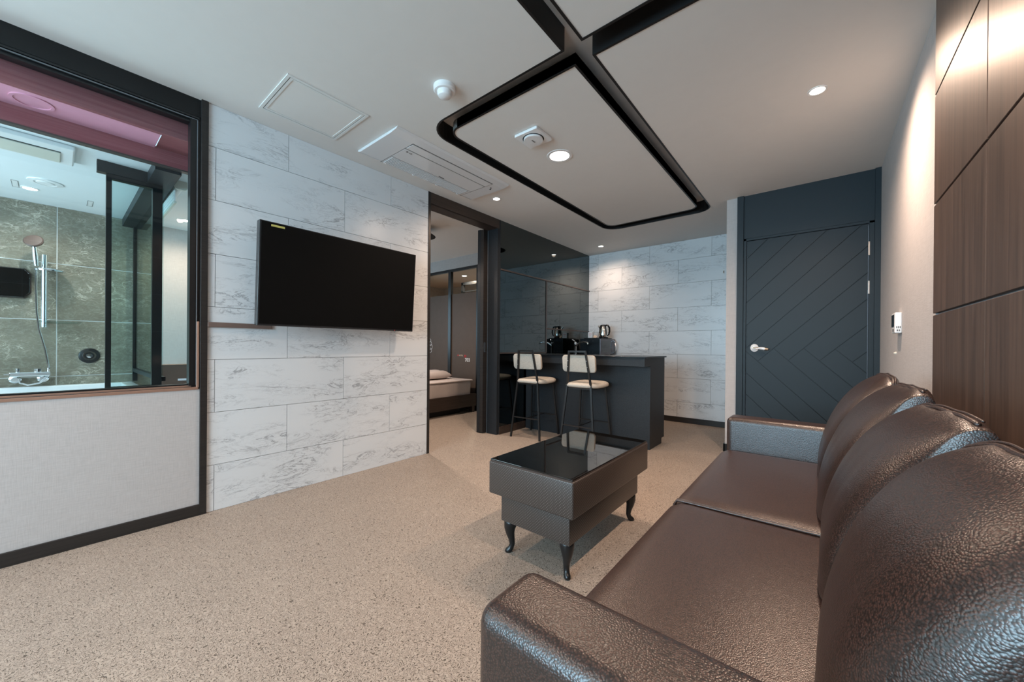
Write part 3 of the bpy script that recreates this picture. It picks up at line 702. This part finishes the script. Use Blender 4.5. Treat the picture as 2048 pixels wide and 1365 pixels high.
# ------------------------------------------------------------------ sofa
so = thing('sofa', 'long brown leather sofa with four puffed back cushions along the walnut panelling', 'sofa', (.0, 1.51, 0))
Y0 = -1.51
obj('base', bx(-.395, .335, .45+Y0, 2.59+Y0, .06, .30, bev=.012, seg=3), 'leather_fine', so, smooth='auto')
for xx in (-.33, .28):
    for yy in (.52, 2.52): obj('leg', lathe([(.022, 0), (.028, .062)], (xx, yy+Y0, 0), seg=14), 'black', so)
def seat(y0, y1):
    bm = bmesh.new(); nx, ny = 22, 26; x0, x1 = -.425, .24
    top = {}
    for i in range(nx+1):
        for j in range(ny+1):
            s, t = i/nx, j/ny
            e = min(1, min(s, 1)*nx/2.0) ; ey = min(1, min(t, 1-t)*ny/2.0)
            z = .422 - .018*(1-math.sqrt(max(0, 1-(1-e)**2))) - .010*(1-math.sqrt(max(0, 1-(1-ey)**2))) + .006*math.sin(PI*s)*math.sin(PI*t)
            top[i, j] = bm.verts.new((x0+(x1-x0)*s, y0+(y1-y0)*t+Y0, z))
    for i in range(nx):
        for j in range(ny): bm.faces.new((top[i, j], top[i+1, j], top[i+1, j+1], top[i, j+1]))
    edge = [top[i, 0] for i in range(nx+1)]+[top[nx, j] for j in range(1, ny+1)]+[top[i, ny] for i in range(nx-1, -1, -1)]+[top[0, j] for j in range(ny-1, 0, -1)]
    low = [bm.verts.new((v.co.x, v.co.y, .29)) for v in edge]
    for i in range(len(edge)): bm.faces.new((edge[i], edge[(i+1) % len(edge)], low[(i+1) % len(edge)], low[i]))
    bm.faces.new(low[::-1]); return bm
obj('seat_cushion', seat(.562, 1.506), 'leather_fine', so, smooth='auto'); obj('seat_cushion', seat(1.514, 2.458), 'leather_fine', so, smooth='auto')
def welt(y): return tube([(-.424, y+Y0, .30), (-.424, y+Y0, .40), (-.415, y+Y0, .416), (-.38, y+Y0, .418), (.0, y+Y0, .420), (.2, y+Y0, .418)], .0045, 8)
obj('welt', welt(1.504), 'leather_fine', so, smooth=True); obj('welt', welt(1.518), 'leather_fine', so, smooth=True)
def arm(y0, y1):
    bm = bmesh.new(); rings = []; Rr = .030
    for k in range(7):
        a = PI/2*k/6; ins = Rr*(1-math.sin(a)); x = -.412+Rr*(1-math.cos(a)) 
        P = rrect(y0+Y0+ins, y1+Y0-ins, .06, .600-ins, (.006, .006, max(.006, .032-ins), max(.006, .032-ins)), 6)
        rings.append([bm.verts.new((x, p[0], p[1])) for p in P])
    P = rrect(y0+Y0, y1+Y0, .06, .600, (.006, .006, .032, .032), 6)
    rings.append([bm.verts.new((.335, p[0], p[1])) for p in P])
    for a_, b_ in zip(rings, rings[1:]):
        for i in range(len(a_)): bm.faces.new((a_[i], a_[(i+1) % len(a_)], b_[(i+1) % len(a_)], b_[i]))
    bm.faces.new(rings[0][::-1]); bm.faces.new(rings[-1]); return bm
obj('armrest', arm(.412, .560), 'leather', so, smooth='auto'); obj('armrest', arm(2.462, 2.612), 'leather', so, smooth='auto')
# padded back frame
P = [(.20, .30), (.20, .70), (.215, .76), (.245, .79), (.285, .795), (.315, .775), (.333, .73), (.338, .66), (.338, .08), (.20, .08)]
obj('back_frame', prism(P, .44+Y0, 2.585+Y0, 1), 'leather_fine', so, smooth='auto')
PR = [(.012, .425), (.004, .47), (.006, .53), (.022, .60), (.048, .67), (.082, .735), (.118, .785), (.155, .822), (.190, .846), (.212, .853),
      (.232, .845), (.246, .80), (.250, .70), (.245, .60), (.235, .50), (.215, .43), (.12, .420)]
def cushion(y0, y1, lean=0.0, seed=0, lift=0.0, square=True):
    bm = bmesh.new(); ny = 34; n0 = len(PR); rr = random.Random(seed)
    # refine the profile (Catmull-Rom)
    prof = []
    for i in range(n0):
        p0, p1, p2, p3 = [Vector(PR[(i+k) % n0]) for k in (-1, 0, 1, 2)]
        for k in range(4):
            t = k/4; prof.append(.5*((2*p1)+(-p0+p2)*t+(2*p0-5*p1+4*p2-p3)*t*t+(-p0+3*p1-3*p2+p3)*t**3))
    n = len(prof); cx, cz = .165, .58
    ph = [rr.uniform(0, 6) for _ in range(6)]
    rings = []
    for j in range(ny+1):
        t = .5-.5*math.cos(PI*j/ny); e = abs(2*t-1); puff = (1-e**6)**.5
        k_sq = .94+.06*(1-e**10)**.5; lo = .60 if (t > .5 or seed > 3) and seed < 6 else .45; k_rd = lo+(1-lo)*(1-e**5)**.5
        ring = []
        for i, p in enumerate(prof):
            wt = min(1, max(0, (p.x-.10)/.09))*min(1, max(0, (p.y-.66)/.12)); wt = wt*wt*(3-2*wt)
            k = k_rd+(k_sq-k_rd)*wt if (t < .5 and square) else k_rd
            x = cx+(p.x-cx)*(1-(1-k)*1.0); z = cz+(p.y-cz)*(1-(1-k)*.75)+(.016*(1-t)**3-.012*t**3)*max(0, (p.y-.55)/.3)
            top = max(0, (p.y-.55)/.3)
            ang = math.atan2(p.y-cz, p.x-cx)
            # broad wrinkles pulling down from the top seam
            w = .0038*top*math.sin(t*23+ph[0]+3*top)*math.sin(t*9+ph[1]) + .004*math.sin(t*5+ph[2])*(1 if p.x < .1 else 0)
            z += (lift + .012*math.sin(t*PI))*top; x += w + lean*(t-.5)*top
            ring.append(bm.verts.new((x, y0+(y1-y0)*t+Y0, z + w)))
        rings.append(ring)
    for a_, b_ in zip(rings, rings[1:]):
        for i in range(n): bm.faces.new((a_[i], a_[(i+1) % n], b_[(i+1) % n], b_[i]))
    for rg in (rings[0], rings[-1]):
        c = bm.verts.new(sum((v.co for v in rg), Vector())/n + Vector((0, (-.006 if rg is rings[0] else .006), 0)))
        for i in range(n): bm.faces.new((rg[i], rg[(i+1) % n], c))
    return bm
YC = [2.458, 1.985, 1.510, 1.035, .562]
for i in range(4):
    c = obj('back_cushion', cushion(YC[i+1]+.004, YC[i]-.004, -.03, i+3, (.025, .015, .0, -.004)[i], 0 < i < 3), 'leather', so, smooth=True)
    bm = bmesh.new(); n = 44; pts = []; rr = random.Random(i); 
    lf = (.025, .015, .0, -.004)[i]
    for k in range(n+1):
        t = .04+.94*k/n; e = abs(2*t-1); kk = (.94+.06*(1-e**10)**.5) if (t < .5 and 0 < i < 3) else (.60 if (t > .5 or i < 3) else .45)+(.40 if (t > .5 or i < 3) else .55)*(1-e**5)**.5
        z = .58+(.852-.58)*(1-(1-kk)*.75)+.016*(1-t)**3-.012*t**3+lf+.012*math.sin(t*PI)
        x = .165+(.210-.165)*kk + (-.03)*(t-.5)
        pts.append((x+.0025*math.sin(t*17+i), YC[i+1]+.006+(YC[i]-YC[i+1]-.012)*t+Y0, z+.001+.0016*math.sin(t*21+i*2)))
    add_tube(bm, pts, .0048, 8)
    add_tube(bm, [(p[0]+.006, p[1], p[2]+.006) for p in pts], .0026, 6)
    obj('top_seam', bm, 'leather_fine', c, smooth=True)

# ------------------------------------------------------------------ bathroom seen through the window
BX, BZ = -5.0, 2.15
bw = sgroup('wall_bathroom', 'grey-green marble tiled wall of the bathroom')
obj('wall_backing', bx(BX-.1, BX-.010, -1.7, 1.0, 0, 2.4), 'white', bw)
obj('grout', bx(BX-.010, BX-.003, -1.7, .66, 0, BZ), 'white', bw)
zs = [0, .235, .712, 1.190, 1.667, BZ]; ys = [-1.7, -.945, .005, .655]
for i in range(5):
    for j in range(3): obj('stone_tile', bx(BX-.008, BX, ys[j]+.003, ys[j+1]-.003, zs[i]+.0025, zs[i+1]-.0025), 'stone', bw)
obj('wallpaper', bx(BX-.010, BX, .66, 1.0, 0, BZ), 'paper', bw)
struct('wall_bathroom_side', bx((-5.0, -2.9, .98, 1.04, 0, HC), (-5.0, -2.9, -1.72, -1.70, 0, HC)), 'paper', 'bathroom side walls')
struct('ceiling_bathroom', bx(-5.0, -3.19, -1.7, 1.0, BZ, BZ+.03), 'bathceil', 'pale bathroom ceiling')
so2 = sgroup('trim_3', 'reddish wood soffit with pink recessed panel inside the bathroom window')
obj('soffit_face', bx(-2.93, -2.900, -1.69, .97, 2.197, 2.40), 'redwood', so2)
obj('soffit_panel', bx(-3.16, -2.905, -1.69, .38, 2.199, 2.206), 'pink', so2)
obj('soffit_end_panel', bx(-3.16, -2.905, .386, .97, 2.204, 2.208), 'redwood', so2)
obj('soffit_drop', bx(-3.19, -3.155, -1.69, .97, 2.105, 2.21), 'redwood', so2)
obj('soffit_lip', bx(-3.192, -3.150, -1.69, .97, 2.100, 2.108), 'bronzedark', so2)
obj('soffit_ring', lathe([(.072, 2.200), (.072, 2.195), (.060, 2.195), (.060, 2.1985)], (-3.04, -.078, 0), seg=40), 'pink', so2)
tub = thing('bathtub', 'white bathtub along the stone-tiled bathroom wall', 'bathtub', (-4.55, -.5, 0))
obj('tub_shell', bx((-.44, -.36, -1.1, .96, 0, .640), (.36, .44, -1.1, .96, 0, .640), (-.36, .36, -1.1, -1.0, 0, .640), (-.36, .36, .88, .96, 0, .640), (-.36, .36, -1.0, .88, 0, .25), bev=.01), 'whitegloss', tub)
obj('bath_ledge', bx(.44, 1.0, -1.1, .90, 0, .585, bev=.006), 'whitegloss', tub)
tag(obj('vanity_top', bx(-4.98, -4.45, .62, .97, .50, .585, bev=.01), 'whitegloss'), 'white rounded washstand top in the right corner of the bathroom window', 'washstand')
hb = thing('side_board', 'dark brown board below the wallpaper at the right of the bathroom window', 'board', (-4.985, .8, .585))
obj('board', bx(-.015, .01, -.145, .17, 0, .2), 'sideback', hb)
obj('board_edge', bx(-.015, .014, -.145, .17, .2, .206), 'bronze', hb)
obj('sticker', bx(.010, .0112, -.02, .045, .040, .060), 'tag', hb)
# shower set
sh = thing('shower_set', 'chrome hand shower on a wall rail with thermostatic mixer, left in the bathroom', 'shower', (BX, -.1, .6))
def q(*p): return tuple(p[i]-(BX, -.1, .6)[i] for i in range(3))
obj('slide_rail', tube([q(BX+.06, -.060, 1.125), q(BX+.06, -.060, 1.72)], .017, 14), 'chrome', sh, smooth='auto')
[obj('rail_bracket', bx(0, .06, .028, .052, a_, a_+.025), 'chrome', sh) for a_ in (1.085, .56)]
obj('shower_head', lathe([(.020, 0), (.052, .010), (.055, .022), (.048, .028), (.0001, .03)], seg=24), 'sideback', sh, loc=q(BX+.14, -.108, 1.80), rot=(.3, 1.1, 0), smooth='auto')
obj('hand_grip', tube([q(BX+.115, -.112, 1.79), q(BX+.105, -.105, 1.70), q(BX+.09, -.10, 1.62)], [.013, .017, .014], 12), 'chrome', sh, smooth='auto')
obj('head_holder', lathe([(.075, 0), (.078, .010), (.070, .018)], q(BX+.075, -.03, 1.585), seg=24, sy=1.1), 'chrome', sh, smooth='auto')
obj('soap_dish', lathe([(.05, 0), (.085, .012), (.088, .018), (.08, .018)], q(BX+.10, .03, 1.155), seg=24, sy=1.35), 'glassfaint', sh, smooth='auto')
hose = [q(BX+.095, -.100, 1.60), q(BX+.10, -.102, 1.45), q(BX+.10, -.098, 1.25), q(BX+.10, -.085, 1.10), q(BX+.10, -.055, .95), q(BX+.10, -.035, .80), q(BX+.10, -.04, .72), q(BX+.10, -.08, .668), q(BX+.10, -.14, .655), q(BX+.10, -.178, .675), q(BX+.10, -.182, .71)]
obj('hose', tube(hose, .0065, 8), 'chrome', sh, smooth='auto')
obj('mixer_bar', bx(.05, .115, -.13, .075, .125, .160, bev=.006), 'chrome', sh)
obj('mixer_knob', lathe([(.022, 0), (.022, .025), (.012, .03)], q(BX+.085, -.09, .76), seg=16), 'chrome', sh)
obj('mixer_knob', lathe([(.012, 0), (.012, .03)], q(BX+.085, -.19, .76), seg=16), 'chrome', sh)
obj('mixer_lever', bx(.06, .11, -.155, -.125, .140, .150), 'chrome', sh)
for yy in (-.205, -.065): obj('wall_union', lathe([(.032, 0), (.032, .012), (.018, .02), (.018, .07)], q(BX, yy, .70), 'x', 18), 'chrome', sh)
dr = thing('tub_spout_plate', 'round dark and chrome water outlet in the tiled wall right of the shower', 'water outlet', (BX, .191, .884))
obj('outer_plate', lathe([(.066, 0), (.064, .010), (.055, .014)], axis='x', seg=30), 'blackmetal', dr, smooth='auto')
obj('inner_ring', lathe([(.042, .012), (.040, .018), (.030, .018), (.028, .013), (.02, .013), (.018, .02), (.0001, .022)], axis='x', seg=28), 'chrome', dr, smooth='auto')
mirp = [(-.48, 1.36), (-.165, 1.36), (-.133, 1.405), (-.133, 1.552), (-.165, 1.592), (-.48, 1.592)]
bt = thing('bathroom_screen', 'black glass wall screen with cut corners at the left edge of the bathroom window', 'screen', (BX, -.3, 1.475))
obj('screen_body', prism([(y+.3, z-1.475) for y, z in mirp], .002, .035, 0, bev=.004), 'smoked', bt)
obj('screen_rim', band([(y+.3, z-1.475) for y, z in mirp], .006, 0, .01, True) if False else prism([(y*1.0+.3+(.006 if y > -.3 else -.006), (z-1.475)*1.04) for y, z in mirp], 0, .018, 0), 'bronzedark', bt)
# shower partition: black beams, posts and glass
pt = thing('shower_partition', 'black framed glass shower partition under dark ceiling beams in the bathroom', 'shower screen', (-3.52, .44, 0))
def pb(x0, x1, y0, y1, z0, z1): return (x0+3.52, x1+3.52, y0-.44, y1-.44, z0, z1)
obj('ceiling_beam', bx(pb(-4.998, -3.19, .388, .512, 2.082, 2.149)), 'croc', pt)
obj('top_rail', bx(pb(-3.545, -3.495, .160, .388, 2.078, 2.149)), 'blackmetal', pt)
obj('frame_post', bx(pb(-3.54, -3.50, .200, .225, .0, 2.078)), 'blackmetal', pt)
obj('frame_post', bx(pb(-3.54, -3.50, .414, .464, .0, 2.082)), 'blackmetal', pt)
obj('frame_post', bx(pb(-4.99, -4.95, .458, .490, .645, 2.082)), 'blackmetal', pt)
obj('frame_rail', bx(pb(-3.54, -3.50, .225, .414, 2.050, 2.078), pb(-3.54, -3.50, .225, .414, .700, .716)), 'blackmetal', pt)
obj('floor_rail', bx(pb(-4.95, -3.54, .455, .490, .735, .765)), 'croc', pt)
obj('pane', bx(pb(-3.523, -3.517, .225, .414, .716, 2.050)), 'glassfaint', pt)
obj('pane', bx(pb(-4.95, -3.54, .470, .476, .765, 2.082)), 'glassfaint', pt)
rb = thing('roller_blind', 'rolled-up blind with ivory end cap under the bathroom ceiling', 'blind', (-3.52, .55, 2.15))
obj('end_cap', prism(rrect(-.028, .045, -.062, 0, (.02, .02, .004, .004), 4), 0, .02, 0), 'offwhite', rb)
obj('roll', tube([(-.99, .008, -.03), (0, .008, -.03)], .026, 14), 'white', rb, smooth='auto')
bm = bmesh.new()
for i in range(8): add_box(bm, -.98, -.01, -.022-.001*(i % 2), -.016, -.062-i*.011, -.053-i*.011)
sl = obj('blind_fabric', bm, 'white', rb)
obj('bottom_bar', bx(-.98, .0, -.026, -.010, -.160, -.145, bev=.003), 'offwhite', rb)
# fittings on the bathroom ceiling
bac = thing('bathroom_heater', 'white ceiling heater unit on the bathroom ceiling at the left edge', 'ceiling heater', (-3.535, -.22, BZ))
obj('casing', bx(-.155, .155, -.30, .29, -.028, 0, bev=.008, seg=2), 'white', bac)
obj('flap', bx(-.12, .06, -.25, .235, -.034, -.027, bev=.003), 'offwhite', bac)
obj('outlet_slot', bx(.062, .075, -.25, .235, -.0295, -.027), 'oven', bac)
bv = thing('bathroom_vent', 'round white vent on the bathroom ceiling', 'ceiling vent', (-4.30, -.05, BZ))
obj('vent_disc', lathe([(.085, 0), (.083, -.006), (.055, -.010), (.055, -.006), (.045, -.006), (.04, -.012), (.0001, -.012)], seg=32), 'white', bv, smooth='auto')
downlight(-4.57, -.125, BZ, .036, 'small lit downlight on the bathroom ceiling beside the round vent', 14, 150, group=None, color=(1, .95, .9))
downlight(-4.59, .77, BZ, .034, 'small lit downlight over the wallpapered corner of the bathroom', 30, 160, blend=1)
for (x, y, lb) in ((-4.515, -.19, 'thin slotted ceiling hatch left of the bathroom downlight'), (-4.67, .177, 'thin slotted ceiling hatch near the shower partition')):
    hh = thing('slot_grille', lb, 'ceiling grille', (x, y, BZ))
    obj('slot', frame_bm(-.09, .09, -.016, .016, .002, -.0015, 0), 'grey', hh); obj('slot_cover', bx(-.087, .087, -.013, .013, -.001, 0), 'white', hh)

# ------------------------------------------------------------------ bedroom through the doorway
PY = 4.085
struct('wall_bedroom', bx((-6.6, -6.5, 1.04, 5.5, 0, HC), (-2.98, -2.90, 1.0, 2.172, 0, HC), (-6.6, -2.9, 5.5, 5.6, 0, HC), (-6.6, -5.0, .9, 1.04, 0, HC)), 'paper', 'bedroom walls')
struct('ceiling_bedroom', bx(-6.6, -2.9, 1.0, 5.6, HC, HC+.04), 'ceil', 'off-white bedroom ceiling')
en = sgroup('wall_ensuite', 'glazed partition of the bedroom ensuite under a grey bulkhead')
obj('bulkhead', bx((-6.5, -4.04, PY, PY+.10, 2.244, HC), (-4.14, -4.04, PY+.10, 5.5, 2.244, HC)), 'grey_paper', en)
obj('partition_frame', bx((-6.5, -4.02, PY+.01, PY+.06, 2.205, 2.244), (-4.725, -4.660, PY+.01, PY+.06, 0, 2.205), (-4.075, -4.02, PY+.01, PY+.06, 0, 2.205), (-4.075, -4.02, PY+.06, 5.5, 2.205, 2.244)), 'blackmetal', en)
for x0, x1 in ((-6.5, -4.725), (-4.660, -4.075)):
    obj('film_panel', bx(x0, x1, PY+.03, PY+.038, 0, 1.836), 'frost', en); obj('pane', bx(x0, x1, PY+.032, PY+.036, 1.836, 2.205), 'glass', en)
obj('pane', bx(-4.05, -4.044, PY+.06, 5.5, 0, 2.205), 'glassfaint', en)
obj('marble_lining', bx((-6.5, -4.15, 5.42, 5.5, 0, 2.25), (-6.5, -6.4, PY+.1, 5.42, 0, 2.25)), 'cream_marble', en)
obj('ensuite_ceiling', bx(-6.5, -4.05, PY+.08, 5.5, 2.245, 2.26), 'cream', en)
obj('shower_frame', bx((-5.12, -5.07, 4.75, 4.80, 0, 2.16), (-5.12, -4.2, 4.75, 4.80, 2.11, 2.16), (-5.12, -4.2, 4.75, 4.80, 1.98, 2.0)), 'blackmetal', en)
yy = PY+.029
text('HOTEL', .030, 'cream', (-4.475, yy, .832), (1, 0, 0), (0, 0, 1), en, bold=.0008)
text('M', .060, 'red', (-4.353, yy, .812), (1, 0, 0), (0, 0, 1), en, bold=.002)
text('703', .078, 'white', (-4.337, yy, .748), (1, 0, 0), (0, 0, 1), en, bold=.002)
obj('logo_dot', lathe([(.013, 0), (.013, -.001)], (-4.497, yy, .843), 'y', 16), 'red', en)
bm = bmesh.new()
for cx_, cz_, rr_ in ((-5.215, 1.085, .030), (-5.20, 1.03, .036), (-5.19, .975, .045), (-5.205, .915, .040)):
    add_tube(bm, [(cx_+rr_*math.cos(t)*1.0, yy, cz_+rr_*math.sin(t)) for t in [k*2*PI/24 for k in range(24)]], .004, 4, closed=True)
obj('flower_outline', bm, 'white', en)
downlight(-4.90, 4.62, 2.245, .04, 'lit downlight inside the ensuite, left pane', 60, 165, group=None)
downlight(-4.52, 4.75, 2.245, .034, 'lit downlight inside the ensuite, right pane', 60, 165)
downlight(-4.0, 2.6, HC, .034, 'lit downlight on the bedroom ceiling', 90, 165, blend=1, color=(1, .80, .66))
pl = thing('shade_lamp', 'black dish-shaped ceiling lamp in the bedroom behind the doorway edge', 'ceiling lamp', (-3.72, 2.80, HC))
obj('shade', lathe([(.165, -.105), (.160, -.098), (.06, -.03), (.02, 0), (.018, -.004), (.055, -.04), (.150, -.100)], seg=36), 'black', pl, smooth='auto')
obj('bulb', lathe([(.0001, -.09), (.02, -.08), (.028, -.062), (.02, -.04), (.012, -.03)], seg=16), 'white', pl, smooth='auto')
bd = thing('bed', 'low dark wooden bed with white linen, seen through the bedroom doorway', 'bed', (-5.1, 3.0, 0))
obj('bed_frame', bx((1.02, 1.07, -1.0, 1.065, .09, .275), (-.95, 1.02, 1.02, 1.065, .09, .275), (-.95, 1.02, -1.0, -.95, .09, .275), (-.95, 1.02, -.95, 1.02, .18, .20)), 'darkwood', bd)
obj('bed_plinth', bx(-.80, .965, -.85, .82, 0, .10), 'black', bd)
for yy_ in (-.96, .98): obj('leg', bx(1.0, 1.068, yy_, yy_+.05, 0, .09), 'darkwood', bd)
bm = bx(-.93, 1.035, -.95, 1.0, .20, .475, bev=.05, seg=4)
bmesh.ops.subdivide_edges(bm, edges=[e for e in bm.edges if e.calc_length() > .2], cuts=14, use_grid_fill=True)
for v in bm.verts: v.co += Vector((.010*math.sin(v.co.y*17+v.co.z*22), 0, .008*math.sin(v.co.x*9)*math.sin(v.co.y*8+1)))
obj('mattress', bm, 'sheet', bd, smooth=True)
obj('bedsheet', bx(-.93, 1.05, -.95, 1.012, .470, .490, bev=.008), 'sheet', bd)
def pillow(w, l, h):
    bm = bmesh.new(); n = 20; top = {}; bot = {}
    for i in range(n+1):
        for j in range(n+1):
            s, t = i/n*2-1, j/n*2-1; k = ((1-s**4)*(1-t**4))**.5
            x, y = s*w/2*(1-.05*t*t), t*l/2*(1-.05*s*s)
            top[i, j] = bm.verts.new((x, y, h*.35+h*.65*k*(1+.06*math.sin(9*s+4*t))))
            bot[i, j] = bm.verts.new((x, y, h*.35-h*.35*k)) if 0 < i < n and 0 < j < n else top[i, j]
    for i in range(n):
        for j in range(n):
            bm.faces.new((top[i, j], top[i+1, j], top[i+1, j+1], top[i, j+1]))
            try: bm.faces.new((bot[i, j+1], bot[i+1, j+1], bot[i+1, j], bot[i, j]))
            except ValueError: pass
    return bm
tag(obj('pillow', pillow(.45, .62, .13), 'sheet', loc=(-4.55, 3.56, .494), smooth=True), 'white pillow lying on the bed in the bedroom', 'pillow')
